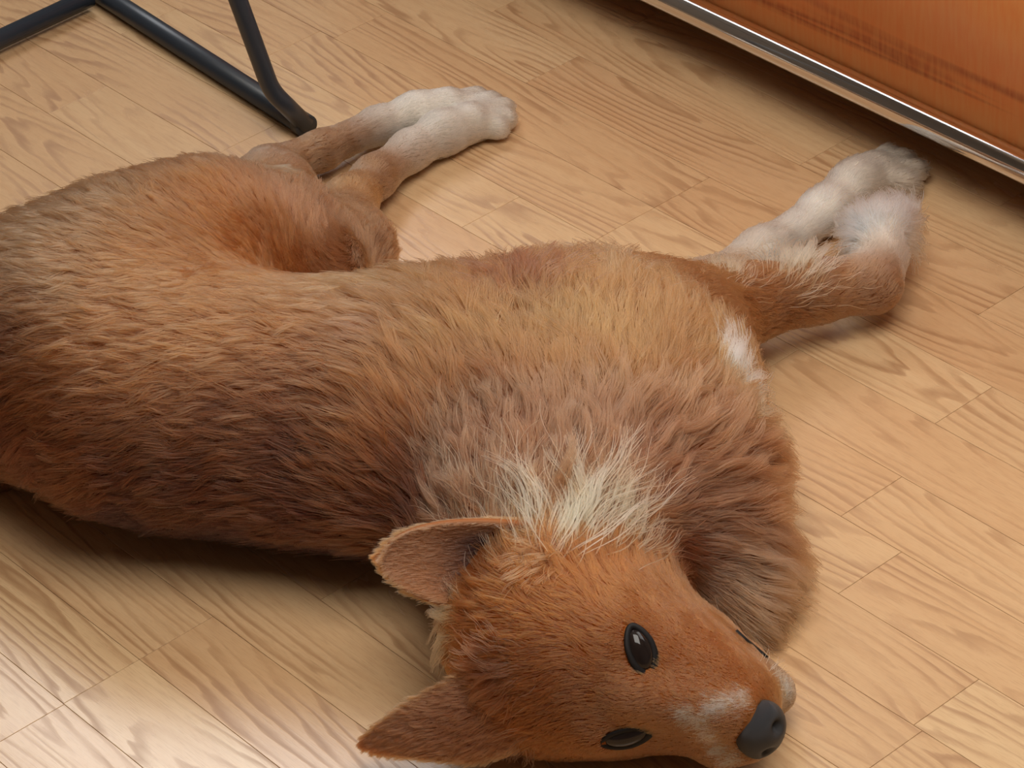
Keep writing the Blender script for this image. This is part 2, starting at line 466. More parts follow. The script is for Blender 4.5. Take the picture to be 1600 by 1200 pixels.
# skull, cheeks, brow, muzzle, jaw
SK = P(862, 1012, .072); MZ = P(1040, 1052, .058); TP = P(1150, 1108, .046)
HD = TP - SK; HD /= np.linalg.norm(HD)
ellipsoid(SK, frame_of(HD), (.070, .056, .060), 0.03)
chain([(880, 965, .065, .050), (960, 985, .060, .050)], 0.04)
chain([(870, 1060, .050, .048), (960, 1080, .045, .040)], 0.04)
chain([(940, 1020, .075, .046), (1040, 1058, .060, .036), (1110, 1092, .052, .028), (1150, 1112, .046, .0245)], 0.03)
chain([(1000, 1000, .045, .032), (1085, 1040, .038, .027), (1158, 1082, .034, .022)], 0.03)
chain([(1085, 1000, .028, .017), (1158, 1045, .026, .0150), (1206, 1082, .026, .0150)], 0.010)
for q0_, q1_, ra_, rb_ in (((955, 1000, .098), (990, 985, .088), .016, .012), ((930, 1130, .050), (965, 1122, .052), .016, .012)):
    cone(P(*q0_), P(*q1_), ra_, rb_, 0.018)
cone(P(985, 1086, .078), P(1150, 1118, .062), .014, .013, 0.014)            # bridge of the muzzle
cone(P(1125, 1165, .030), P(1170, 1160, .034), .014, .012, 0.012)           # lower lip pad
# tail on the floor
chain([(10, 590, .06, .05), (-30, 680, .035, .032), (-110, 712, .028, .022), (-190, 706, .024, .014)], 0.03)
# eye sockets
for e_, r_ in (((1000, 1015), .011), ((975, 1158), .010)):
    pass
# flatten against the floor
zz = ORG[2] + H * np.arange(nz)
D = np.maximum(D, (0.0022 - zz)[None, None, :].astype(np.float32))
print('sdf', time.time() - T0, D.shape)


def sdf(p):
    q = (p - ORG) / H
    q = np.clip(q, 0, np.array([nx, ny, nz]) - 1.001)
    i = q.astype(int); f = q - i
    r = 0
    for a in (0, 1):
        for b in (0, 1):
            for c in (0, 1):
                w = (f[:, 0] if a else 1 - f[:, 0]) * (f[:, 1] if b else 1 - f[:, 1]) * (f[:, 2] if c else 1 - f[:, 2])
                r = r + w * D[i[:, 0] + a, i[:, 1] + b, i[:, 2] + c]
    return r


def grad(p, e=0.004):
    g = np.stack([sdf(p + np.eye(3)[a] * e) - sdf(p - np.eye(3)[a] * e) for a in range(3)], 1)
    return g / (np.linalg.norm(g, axis=1, keepdims=True) + 1e-9)


def surface_nets():
    s = D < 0
    cells = np.zeros((nx - 1, ny - 1, nz - 1), bool)
    cnt = np.zeros(cells.shape, np.int8)
    for a in (0, 1):
        for b in (0, 1):
            for c in (0, 1):
                cnt += s[a:nx - 1 + a, b:ny - 1 + b, c:nz - 1 + c]
    cells = (cnt > 0) & (cnt < 8)
    idx = -np.ones(cells.shape, np.int64)
    ci = np.argwhere(cells); idx[cells] = np.arange(len(ci))
    acc = np.zeros((len(ci), 3)); n = np.zeros(len(ci))
    corners = [(a, b, c) for a in (0, 1) for b in (0, 1) for c in (0, 1)]
    for c0_ in corners:
        for ax in range(3):
            if c0_[ax]: continue
            c1_ = list(c0_); c1_[ax] = 1
            d0 = D[ci[:, 0] + c0_[0], ci[:, 1] + c0_[1], ci[:, 2] + c0_[2]]
            d1 = D[ci[:, 0] + c1_[0], ci[:, 1] + c1_[1], ci[:, 2] + c1_[2]]
            m = (d0 < 0) != (d1 < 0)
            t = np.where(m, d0 / np.where(m, d0 - d1, 1), 0)
            p = ci + np.array(c0_); p = p.astype(float); p[:, ax] += t
            acc[m] += p[m]; n[m] += 1
    v = ORG + H * (acc / n[:, None])
    faces = []
    for ax in range(3):
        o1, o2 = [(1, 2), (2, 0), (0, 1)][ax]
        sl0 = [slice(1, -1)] * 3; sl0[ax] = slice(0, -1)
        sl1 = [slice(1, -1)] * 3; sl1[ax] = slice(1, None)
        A0 = s[tuple(sl0)]; A1 = s[tuple(sl1)]
        e = np.argwhere(A0 != A1)
        flip = A0[tuple(e.T)]
        base = e.copy(); base[:, o1] += 1; base[:, o2] += 1
        q_ = []
        for da, db in ((0, 0), (-1, 0), (-1, -1), (0, -1)):
            c_ = base.copy(); c_[:, o1] += da; c_[:, o2] += db
            q_.append(idx[c_[:, 0], c_[:, 1], c_[:, 2]])
        q_ = np.stack(q_, 1)
        q_[~flip] = q_[~flip][:, ::-1]
        faces.append(q_)
    return v, np.concatenate(faces)


BV, BF = surface_nets()
for _ in range(2):
    BV = BV - grad(BV) * sdf(BV)[:, None] * 0.8
print('nets', time.time() - T0, len(BV), len(BF), BF.min())
dog = empty('dog', (0.0, 0.0, 0), 'reddish-brown long-haired dog lying on its side on the wooden floor', 'dog')


def np_mesh(name, v, f):
    me = bpy.data.meshes.new(name)
    me.vertices.add(len(v)); me.vertices.foreach_set('co', v.astype(np.float32).ravel())
    me.loops.add(f.size); me.loops.foreach_set('vertex_index', f.astype(np.int32).ravel())
    me.polygons.add(len(f)); me.polygons.foreach_set('loop_start', (np.arange(len(f)) * f.shape[1]).astype(np.int32))
    me.update(calc_edges=True); me.validate()
    return me


body_me = np_mesh('body', BV, BF)

# ------------------------------------------------------------------ ears (thin cupped shells)
EARS = []


def ear(base, tip, across, L_w, cup, twist, n=(26, 17), fold=0.0, tri=False):
    """cupped leaf: base and tip world points, across = direction of the width"""
    base = np.asarray(base); tip = np.asarray(tip); ax = tip - base
    L = np.linalg.norm(ax); ax = ax / L
    w = np.asarray(across, float); w = w - ax * (w @ ax); w /= np.linalg.norm(w)
    nm = np.cross(ax, w)
    V = []
    for i in range(n[0]):
        s = i / (n[0] - 1)
        wid = L_w * ((1.0 + 0.05 * s) * math.sqrt(max(1 - s ** 2.8, 0.0006)) if not tri else (1 - s) ** 0.75 * (1 + 0.25 * s) + 0.02)
        for j in range(n[1]):
            t = 2 * j / (n[1] - 1) - 1
            a = t * (cup * (1 - 0.55 * s))
            x = wid * (math.sin(a) / math.sin(max(cup * (1 - 0.55 * s), 1e-3)))
            d = wid * (math.cos(a) - math.cos(cup * (1 - 0.55 * s))) * 0.9
            if tri: x *= 0.72 + 0.28 * min(1, s / 0.3); d *= 0.72 + 0.28 * min(1, s / 0.3)
            tw = twist * s
            V.append(base + ax * (L * s) + w * (x * math.cos(tw)) + nm * (-d + x * math.sin(tw) + fold * s * s * L))
    V = np.array(V)
    Fc = np.array([(i * n[1] + j, i * n[1] + j + 1, (i + 1) * n[1] + j + 1, (i + 1) * n[1] + j) for i in range(n[0] - 1) for j in range(n[1] - 1)])
    return V, Fc


def solid(V, Fc, n, th):
    """thicken a grid shell by th"""
    nr = np.zeros_like(V)
    fn = np.cross(V[Fc[:, 2]] - V[Fc[:, 0]], V[Fc[:, 3]] - V[Fc[:, 1]])
    for k in range(4): np.add.at(nr, Fc[:, k], fn)
    nr /= np.linalg.norm(nr, axis=1, keepdims=True) + 1e-12
    N = len(V)
    A_ = V + nr * th / 2; B_ = V - nr * th / 2
    F = [tuple(q) for q in Fc] + [tuple(q[::-1] + N) for q in Fc]
    r, c = n
    loop = [j for j in range(c)] + [i * c + c - 1 for i in range(1, r)] + [(r - 1) * c + j for j in range(c - 2, -1, -1)] + [i * c for i in range(r - 2, 0, -1)]
    for a, b in zip(loop, loop[1:] + loop[:1]): F.append((b, a, a + N, b + N))
    return np.concatenate([A_, B_]), F, nr


# upper ear: opening towards the camera
up_b = P(842, 892, .116); up_t = P(597, 872, .128)
e1, f1 = ear(up_b, up_t, P(752, 960, .10) - P(770, 850, .14), 0.031, 1.15, 0.0)
# lower ear: back side towards the camera
lo_b = P(800, 1108, .055); lo_t = P(571, 1158, .030)
e2, f2 = ear(lo_b, lo_t, P(700, 1050, .075) - P(740, 1190, .018), 0.036, 0.9, 0.0, tri=True)
EARS = [(e1, f1, 1.0), (e2, f2, -1.0)]
# orientation of the cup is chosen so that the hollow faces the viewer for the upper ear
for k, (E_, F_, want) in enumerate(EARS):
    mid = E_[8 * 17 + 8] - 0.5 * (E_[8 * 17] + E_[8 * 17 + 16])     # bulge direction
    toward = (CAM - E_[8 * 17 + 8]) @ mid
    if (toward > 0) == (want > 0):
        pl = [P(0, 0, 0)]
        base_, tip_ = (up_b, up_t) if k == 0 else (lo_b, lo_t)
        acr = E_[8 * 17] - E_[8 * 17 + 16]
        E_, F_ = ear(base_, tip_, acr, 0.031 if k == 0 else 0.036, 1.15 if k == 0 else 0.9, 0.0, tri=(k == 1))
        EARS[k] = (E_, F_, want)

# ------------------------------------------------------------------ fur guides
COLS = dict(org=(186, 118, 70), lit=(198, 132, 82), red=(150, 84, 50), dkr=(118, 68, 46), tan=(202, 150, 102), crm=(210, 164, 114),
            crw=(240, 216, 168), wht=(238, 230, 216), pal=(182, 136, 98), gry=(178, 146, 114), brn=(142, 88, 58), fac=(200, 120, 54),
            fbr=(168, 98, 50), mzw=(190, 176, 158), edk=(74, 50, 50), dk=(78, 50, 42), pnk=(184, 130, 98), hck=(150, 110, 80))  # coat tones; lit and dk also carry upper-flank light and lower-back shade as colour
GUIDES = [
    # x, y, dx, dy, length cm, lift, colour
    # rump and back
    (20, 400, -1, .1, 2.6, .35, 'pal'), (20, 520, -1, .15, 2.8, .3, 'brn'), (20, 650, -.8, .5, 3.0, .3, 'dkr'), (60, 700, -.9, .4, 2.4, .25, 'dkr'),
    (100, 340, -.9, -.1, 2.4, .4, 'pal'), (110, 450, -1, 0, 2.6, .3, 'pal'), (110, 560, -1, .08, 2.8, .3, 'org'), (110, 660, -1, .1, 2.8, .28, 'brn'),
    (200, 300, -.7, -.5, 2.2, .4, 'pal'), (210, 400, -.9, -.2, 2.2, .3, 'lit'), (220, 500, -1, 0, 2.6, .3, 'org'), (220, 610, -1, .05, 2.8, .3, 'org'),
    (200, 720, -1, .1, 2.6, .25, 'dkr'), (220, 810, -1, -.1, 2.2, .2, 'dk'), (330, 740, -1, .05, 2.6, .25, 'dkr'), (380, 840, -1, -.05, 2.2, .2, 'dk'),
    (330, 300, -.5, -.7, 2.0, .4, 'lit'), (360, 350, -.8, -.3, 2.0, .3, 'org'), (330, 430, -1, .1, 2.2, .28, 'lit'), (350, 530, -1, .05, 2.8, .3, 'lit'), (150, 500, -1, .05, 2.8, .3, 'lit'), (280, 560, -1, .05, 2.8, .3, 'lit'), (450, 560, -1, -.05, 2.8, .3, 'org'), (350, 630, -1, 0, 2.8, .3, 'brn'),
    (460, 420, -1, -.1, 2.2, .3, 'lit'), (470, 500, -1, -.05, 2.6, .3, 'lit'), (470, 600, -1, -.1, 3.0, .3, 'brn'), (480, 700, -1, -.25, 3.0, .3, 'dkr'), (500, 800, -1, -.2, 2.6, .25, 'dkr'), (560, 870, -1, -.2, 2.4, .2, 'dk'),
    (580, 440, -.9, -.3, 2.6, .35, 'tan'), (590, 520, -1, -.35, 3.0, .3, 'pnk'), (590, 620, -.9, -.7, 3.4, .3, 'org'), (590, 700, -.8, -.7, 3.4, .3, 'org'), (610, 790, -.7, -.6, 3.0, .3, 'dkr'),
    (680, 450, -.6, -.7, 3.0, .4, 'tan'), (690, 540, -.8, -.5, 3.4, .35, 'tan'), (680, 620, -.6, -.8, 3.4, .3, 'tan'),
    (780, 440, .05, -1, 3.4, .5, 'lit'), (820, 460, .1, -1, 3.2, .5, 'brn'), (770, 520, -.6, -.8, 3.2, .35, 'tan'), (860, 500, -.2, -1, 3.2, .4, 'crm'),
    # chest
    (930, 460, -.2, -1, 3.0, .5, 'tan'), (950, 520, -.25, -1, 3.2, .35, 'crm'), (1040, 470, -.1, -1, 3.0, .45, 'tan'), (1060, 530, .1, -1, 3.0, .35, 'tan'), (1000, 580, -.2, -1, 3.2, .3, 'tan'),
    (880, 590, -.35, -1, 3.2, .3, 'tan'), (780, 600, -.5, -.9, 3.4, .3, 'pnk'), (1100, 590, .2, -1, 3.2, .35, 'tan'), (1145, 560, .1, -1, 3.4, .4, 'crm'), (1165, 610, .5, -.8, 3.6, .4, 'tan'),
    # neck, dark collar of fur
    (700, 640, -.3, -1, 3.6, .35, 'red'), (650, 720, -.35, -1, 3.8, .35, 'dkr'), (740, 700, -.2, -1, 4.0, .35, 'red'), (660, 800, -.5, -.8, 3.4, .3, 'dkr'), (830, 660, 0, -1, 4.0, .3, 'red'),
    (930, 650, .1, -1, 4.0, .3, 'brn'), (1030, 660, .2, -.9, 4.0, .3, 'red'), (1120, 650, .6, -.7, 4.0, .35, 'red'),
    (740, 790, -.35, -1, 4.4, .4, 'brn'), (810, 780, -.05, -1, 4.4, .35, 'brn'), (870, 790, .15, -1, 5.0, .35, 'brn'), (910, 760, .2, -1, 5.0, .35, 'brn'), (900, 830, .3, -1, 4.0, .35, 'org'), (830, 850, -.1, -1, 3.4, .4, 'lit'),
    (960, 800, .45, -.9, 4.6, .35, 'org'), (980, 730, .3, -1, 4.6, .35, 'brn'), (1040, 760, .5, -.6, 4.2, .35, 'red'),
    # ruff at the throat, falling to the right on the floor
    (1100, 700, .8, -.45, 4.4, .35, 'lit'), (1180, 700, 1, -.3, 4.6, .4, 'brn'), (1120, 790, 1, -.1, 4.6, .35, 'red'), (1200, 800, 1, 0, 4.8, .4, 'red'), (1110, 870, 1, .05, 4.4, .35, 'red'),
    (1190, 860, 1, .02, 4.4, .4, 'pnk'), (1060, 850, .6, .3, 2.6, .3, 'red'), (1150, 930, .5, .6, 3.0, .35, 'gry'), (1190, 960, .7, .7, 3.0, .35, 'gry'), (1220, 900, 1, .2, 3.6, .4, 'pal'),
    # head
    (960, 880, -.3, -.8, 1.8, .35, 'fac'), (900, 900, -.5, -.7, 1.8, .35, 'fac'), (1030, 910, -.4, -.5, 1.2, .3, 'lit'), (820, 900, -.6, -.6, 2.2, .4, 'fac'), (740, 960, -1, -.1, 2.0, .4, 'fbr'),
    (800, 990, -1, -.2, 1.4, .3, 'fac'), (880, 980, -1, -.3, 1.1, .28, 'fac'), (950, 960, -.9, -.5, .9, .25, 'lit'), (1060, 960, -.8, -.5, .8, .25, 'lit'), (1120, 990, -.8, -.5, .7, .2, 'lit'),
    (760, 1040, -1, .05, 1.5, .35, 'fbr'), (840, 1060, -1, .1, 1.1, .3, 'fbr'), (920, 1050, -1, -.1, .9, .25, 'fac'), (1040, 1030, -.9, -.4, .6, .2, 'fac'), (1100, 1050, -.9, -.4, .5, .2, 'lit'),
    (780, 1120, -1, .2, 2.0, .4, 'fbr'), (860, 1120, -1, .2, 1.2, .3, 'fbr'), (960, 1110, -1, .1, .7, .2, 'fbr'), (1030, 1120, -.9, -.1, .5, .2, 'fbr'), (900, 1170, -1, .3, 1.0, .3, 'fac'), (1010, 1160, -1, .1, .6, .2, 'fac'),
    (1150, 1060, -.6, -.5, .5, .25, 'fac'), (1185, 1050, -.3, -.5, .5, .3, 'fac'), (1180, 1085, -.8, -.5, .4, .2, 'tan'), (1085, 1095, -.9, -.3, .45, .15, 'fac'), (1118, 1108, -.9, -.3, .4, .2, 'tan'), (1100, 1140, -.9, .1, .5, .2, 'tan'), (1140, 1112, -.9, .1, .5, .2, 'tan'), (1130, 1150, -.9, .1, .5, .2, 'tan'), (1090, 1000, -.8, -.4, .6, .2, 'lit'), (1140, 1030, -.8, -.4, .5, .2, 'fac'), (1100, 1078, -.9, -.4, .5, .2, 'fac'), (1060, 1000, -.8, -.4, .6, .2, 'lit'), (1180, 1040, -.6, -.4, .5, .2, 'fac'), (1150, 1090, -.9, -.3, .4, .2, 'fac'), (1060, 1118, -.9, .1, .5, .2, 'tan'), (1130, 1080, -.9, -.4, .4, .2, 'fac'), (1165, 1070, -.9, -.4, .4, .2, 'fac'), (1060, 1075, -.9, -.4, .5, .2, 'fac'), (1000, 1096, -.9, -.1, .5, .2, 'tan'), (1060, 1165, -.9, .1, .5, .2, 'fbr'),
    (1160, 1112, -.9, -.3, .35, .2, 'tan'), (1130, 1170, -.9, .2, .5, .2, 'tan'), (1225, 1090, .3, -.4, .6, .3, 'gry'), (1215, 1060, .3, -.6, .7, .3, 'gry'), (1085, 1150, -1, .2, .5, .2, 'fac'),
    # upper hind leg
    (450, 320, -.2, -.8, 1.8, .35, 'pnk'), (500, 360, .1, -.7, 1.6, .35, 'pnk'), (420, 265, .2, -.5, 1.6, .4, 'gry'), (500, 240, 1, -.45, 1.0, .3, 'pal'), (570, 208, 1, -.45, .9, .3, 'pal'), (590, 200, 1, -.45, .9, .3, 'pal'), (540, 222, 1, -.45, .9, .3, 'pal'),
    (625, 180, .9, -.45, 0.7, .35, 'wht'), (660, 165, 1, -.3, 0.7, .35, 'wht'), (740, 160, 1, -.1, 0.7, .35, 'wht'),
    # lower hind leg
    (550, 390, -.2, .4, 1.8, .4, 'hck'), (545, 330, .2, -.9, 1.0, .3, 'pal'), (570, 285, .7, -.7, .9, .3, 'tan'), (620, 245, .9, -.5, .9, .3, 'pal'), (660, 236, 1, -.4, .8, .3, 'pal'), (650, 208, .9, -.5, .8, .3, 'wht'), (600, 250, .9, -.5, .8, .3, 'pal'),
    (680, 200, 1, -.35, 0.7, .3, 'wht'), (740, 195, 1, -.3, 0.7, .35, 'wht'), (780, 185, 1, -.2, 0.7, .35, 'mzw'), (700, 225, 1, -.35, .8, .3, 'hck'),
    # upper front leg
    (1110, 450, .6, -.7, 2.0, .35, 'tan'), (1150, 490, .9, -.1, 1.8, .3, 'brn'), (1180, 440, .9, -.3, 1.6, .3, 'lit'), (1230, 480, 1, -.05, 1.1, .28, 'brn'), (1240, 430, .9, -.4, 1.4, .35, 'tan'), (1320, 420, 1, -.2, .9, .3, 'tan'),
    (1320, 470, 1, 0, .8, .25, 'org'), (1390, 450, .3, -.6, .8, .25, 'org'), (1380, 410, .1, -1, .9, .3, 'tan'), (1385, 372, .1, -1, 1.4, .4, 'wht'), (1385, 475, .6, -.5, .8, .25, 'org'), (1402, 435, .2, -1, .8, .25, 'tan'), (1360, 420, .6, -.5, .9, .3, 'tan'), (1345, 365, -.4, -.7, 1.8, .5, 'wht'), (1370, 345, .1, -1, 1.8, .5, 'wht'), (1415, 345, .5, -.8, 1.8, .5, 'wht'),
    # lower front leg
    (1120, 430, .6, -.6, 2.0, .4, 'tan'), (1160, 405, .8, -.5, 1.4, .35, 'crm'), (1200, 385, .8, -.6, 1.2, .35, 'wht'), (1260, 340, .8, -.7, 1.2, .35, 'wht'), (1310, 300, .8, -.7, 1.1, .35, 'wht'), (1360, 260, .7, -.7, 1.3, .4, 'wht'),
    (1400, 265, 1, -.3, 1.3, .4, 'mzw'), (1430, 280, 1, .1, 1.0, .35, 'gry'),
]
bvh = BVHTree.FromPolygons([tuple(v) for v in BV], [tuple(f) for f in BF])


def hit(px, py):
    d = FW + (px - 800) / F_PX * RT - (py - 600) / F_PX * UP
    d = d / np.linalg.norm(d)
    h = bvh.ray_cast(Vector(CAM), Vector(d))
    if h[0] is None:
        g = bvh.find_nearest(Vector(P(px, py, 0.03)))
        return np.array(g[0]), np.array(g[1])
    return np.array(h[0]), np.array(h[1])


GP, GD, GL, GLF, GC = [], [], [], [], []
for x, y, dx, dy, L, lf, cn in GUIDES:
    p, n = hit(x, y)
    u = RT * dx - UP * dy; u /= np.linalg.norm(u)
    v = p - CAM; v /= np.linalg.norm(v)
    vn = v @ n
    if vn < -0.3: u = u - v * (u @ n) / vn
    else: u = u - n * (u @ n)
    GP.append(p); GD.append(u / np.linalg.norm(u)); GL.append(L / 100); GLF.append(lf); GC.append(lin(COLS[cn]) if cn in ('wht', 'mzw') else lin(COLS[cn]) ** 1.10 * np.array([0.54, 0.51, 0.46]))
GP, GD, GL, GLF, GC = map(np.array, (GP, GD, GL, GLF, GC))


def screen_dir(dx, dy, n, p):
    u = RT * dx - UP * dy; v = (p - CAM) / np.linalg.norm(p - CAM)
    u = u - v * (u @ n) / min(v @ n, -0.3)
    return u / np.linalg.norm(u)


def guide_interp(p, chunk=40000):
    d_, l_, f_, c_ = [], [], [], []
    for i in range(0, len(p), chunk):
        q = p[i:i + chunk].astype(np.float32)
        d2 = ((q[:, None, :] - GP[None].astype(np.float32)) ** 2).sum(2)
        m = np.sqrt(d2.min(1, keepdims=True))
        s = np.clip(m * 0.6, 0.010, 0.05)
        w = np.exp(-(np.sqrt(d2) - m) ** 2 / (2 * (s + 0.010) ** 2)); w /= w.sum(1, keepdims=True)
        d_.append(w @ GD); l_.append(w @ GL); f_.append(w @ GLF); c_.append(w @ GC)
    return map(np.concatenate, (d_, l_, f_, c_))


def vnoise(p, freq, seed):
    r = np.random.default_rng(seed); out = np.zeros(len(p))
    for k in range(5):
        a = r.normal(size=3) * freq * (1 + 0.35 * k); out += np.sin(p @ a + r.uniform(0, 6.28)) / (1 + 0.3 * k)
    return out / 2.2


# skin colour on the body
_, _, _, bc = guide_interp(BV)
ca = body_me.color_attributes.new('fur_color', 'FLOAT_COLOR', 'POINT')
ca.data.foreach_set('color', np.concatenate([bc * 0.9, np.ones((len(bc), 1))], 1).astype(np.float32).ravel())
ms = NT('undercoat')
acol = ms.node('ShaderNodeAttribute', attribute_name='fur_color').outputs['Color']
skin = ms.finish(Base_Color=acol, Roughness=0.9, Specular_IOR_Level=0.15)
body = obj('body', body_me, skin, dog)

# ------------------------------------------------------------------ strands
mf = NT('fur_strands')
fa = mf.node('ShaderNodeAttribute', attribute_name='strand_color').outputs['Color']
hb = mf.node('ShaderNodeBsdfHairPrincipled', model='CHIANG', parametrization='COLOR')
mf.t.links.new(fa, hb.inputs['Color'])
hb.inputs['Roughness'].default_value = 0.38; hb.inputs['Radial Roughness'].default_value = 0.5
mf.t.links.new(hb.outputs[0], mf.out.inputs[0])
FUR = mf.m
KP = 7


def strands(name, root, nrm, tdir, L, lift, colr, clump_size, clump_w, r_root, parent, droop=0.15, wave=0.0, push=True, tip_light=0.0, seed=1):
    r = np.random.default_rng(seed)
    N = len(root)
    t = tdir - nrm * (tdir * nrm).sum(1, keepdims=True)
    t /= np.linalg.norm(t, axis=1, keepdims=True) + 1e-9
    b = np.cross(nrm, t)
    # clumps
    csel = []
    kd = None
    cell = np.floor(root / clump_size + 1000).astype(np.int64)
    key = cell[:, 0] * 4000000 + cell[:, 1] * 2000 + cell[:, 2]
    _, csel = np.unique(key, return_index=True)
    kd = KDTree(len(csel))
    for i, c in enumerate(csel): kd.insert(root[c], i)
    kd.balance()
    near = np.array([kd.find(p)[1] for p in root])
    ci = csel[near]
    ang = 0.28 * vnoise(root, 70, seed + 5) + 0.16 * vnoise(root, 260, seed + 6) + r.normal(0, 0.08, N) + (r.normal(0, 0.20, len(csel))[near]) * np.clip(L / 0.025, 0.15, 1)
    t = t * np.cos(ang)[:, None] + b * np.sin(ang)[:, None]
    b = np.cross(nrm, t)
    clen = r.uniform(0.75, 1.15, len(csel))[near]
    L = L * clen * r.uniform(0.72, 1.1, N)
    lf = np.clip(lift * r.uniform(0.6, 1.4, N) * np.clip(0.4 + L / 0.03, 0.4, 1) + (r.normal(0, 0.10, len(csel))[near]) * np.clip(L / 0.025, 0.1, 1), 0.03, 1.3)
    pts = np.zeros((N, KP, 3)); pts[:, 0] = root - nrm * 0.0006
    ph = r.uniform(0, 6.28, len(csel))[near]
    for k in range(1, KP):
        s = (k - 0.5) / (KP - 1)
        a = lf * (1.15 - 1.05 * s)
        d = t * np.cos(a)[:, None] + nrm * np.sin(a)[:, None]
        d[:, 2] -= droop * s
        if wave: d = d + b * (wave * np.sin(ph + s * 6.0))[:, None]
        pts[:, k] = pts[:, k - 1] + d * (L / (KP - 1))[:, None]
    cp = pts[ci]
    for k in range(1, KP):
        s = k / (KP - 1)
        w = (clump_w * s ** 0.9 * np.clip(L / 0.022, 0.25, 1.0))[:, None]
        off = (pts[:, k] - root) - (cp[:, k] - root[ci])
        tgt = cp[:, k] + (root - root[ci]) * (1 - 0.85 * s) + off * 0.3
        pts[:, k] = pts[:, k] * (1 - w) + tgt * w
    if push:
        for k in range(1, KP):
            q_ = pts[:, k]; dd = sdf(q_); mlt = 0.0008 + np.minimum(0.0040, 0.16 * L) * k / (KP - 1) * (0.4 + 0.6 * r.random(N))
            m = dd < mlt
            if m.any():
                g = grad(q_[m]); q_[m] += g * (mlt[m] - dd[m])[:, None]
    pts[:, :, 2] = np.maximum(pts[:, :, 2], 0.0006)
    hc = bpy.data.hair_curves.new(name)
    hc.add_curves([KP] * N)
    hc.position_data.foreach_set('vector', pts.astype(np.float32).ravel()) if hasattr(hc, 'position_data') else hc.attributes['position'].data.foreach_set('vector', pts.astype(np.float32).ravel())
    rad = np.linspace(1, 0.25, KP)[None] ** 0.8 * r_root * r.uniform(0.8, 1.2, (N, 1))
    ra = hc.attributes.get('radius') or hc.attributes.new('radius', 'FLOAT', 'POINT')
    ra.data.foreach_set('value', rad.astype(np.float32).ravel())
    br = (1 + r.normal(0, 0.11, len(csel))[near] * np.clip(L / 0.025, 0.2, 1)) * (1 + r.normal(0, 0.10, N))
    br *= 1 + 0.10 * vnoise(root, 45, seed + 9)
    cc = np.clip(colr * np.clip(br, 0.5, 1.6)[:, None], 0.01, 0.93)
    pc = np.repeat(cc[:, None, :], KP, 1)
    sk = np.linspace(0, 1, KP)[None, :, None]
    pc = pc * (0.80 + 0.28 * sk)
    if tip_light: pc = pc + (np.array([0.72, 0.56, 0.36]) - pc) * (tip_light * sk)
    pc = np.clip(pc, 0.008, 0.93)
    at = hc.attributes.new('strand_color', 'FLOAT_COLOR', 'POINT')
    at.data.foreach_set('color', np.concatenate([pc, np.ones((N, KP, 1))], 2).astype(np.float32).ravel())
    hc.materials.append(FUR)
    o = bpy.data.objects.new(name, hc); COL.objects.link(o); o.parent = parent
    o['kind'] = 'stuff'
    return o


def sample(V, F, n, seed, wfun=None):
    r = np.random.default_rng(seed)
    T = np.concatenate([F[:, [0, 1, 2]], F[:, [0, 2, 3]]]) if F.shape[1] == 4 else F
    a, b, c = V[T[:, 0]], V[T[:, 1]], V[T[:, 2]]
    cr = np.cross(b - a, c - a); ar = np.linalg.norm(cr, axis=1)
    if wfun is not None: ar = ar * wfun((a + b + c) / 3, cr / (ar[:, None] + 1e-12))
    pick = r.choice(len(T), n, p=ar / ar.sum())
    u = r.random(n); v = r.random(n); m = u + v > 1; u[m] = 1 - u[m]; v[m] = 1 - v[m]
    p = a[pick] + (b - a)[pick] * u[:, None] + (c - a)[pick] * v[:, None]
    nn = cr[pick]; nn /= np.linalg.norm(nn, axis=1, keepdims=True) + 1e-12
    return p, nn


N_BODY = 380000
_, _, fs_, _ = (None,) * 4
bl = dict()


def wbody(c, n):
    _, L, _, _ = guide_interp(c)
    w = np.clip(0.020 / (L + 0.004), 0.6, 2.6)
    w = np.where(c[:, 2] < 0.004, 0.0, w)
    w = np.where(n[:, 2] < -0.55, w * 0.25, w)
    return w


# bare places: eyes, nose
EYE_U, EYE_UN = hit(1001, 1016)
EYE_L, EYE_LN = hit(978, 1152)
NOSE, NOSE_N = hit(1186, 1140)
rp, rn = sample(BV, BF, N_BODY, 11, wbody)
rn = grad(rp)


def bare(c, n, dx, dy, a_, b_):
    la = screen_dir(dx, dy, n, c); wa = np.cross(n, la); d = rp - c
    return ((d @ la) / (a_ * 1.12)) ** 2 + ((d @ wa) / (b_ * 1.25)) ** 2 + ((d @ n) / .02) ** 2 > 1

keep = bare(EYE_U, EYE_UN, .35, .95,   .0148, .0076) & bare(EYE_L, EYE_LN, 1, -.25, .0145, .0075) & (np.linalg.norm(rp - NOSE, axis=1) > 0.0165)
eq = np.linalg.norm(rp[:, None] - np.array([up_b * (1 - q_) + up_t * q_ for q_ in (.4, .55, .7)])[None], axis=2).min(1)
keep &= eq > 0.017
rp, rn = rp[keep], rn[keep]
gd, gl, gf, gc = guide_interp(rp)
longm = gl > 0.036
strands('fur', rp[~longm], rn[~longm], gd[~longm], gl[~longm], gf[~longm], gc[~longm], 0.0060, 0.52, 0.00022, dog, seed=21)
strands('ruff_fur', rp[longm], rn[longm], gd[longm], gl[longm], gf[longm], gc[longm], 0.010, 0.8, 0.00026, dog, wave=0.22, seed=22, tip_light=0.12)
print('fur', time.time() - T0, len(rp), longm.sum())

CRM = np.array([0.82, 0.57, 0.33]); WHT = np.array([0.88, 0.86, 0.82])


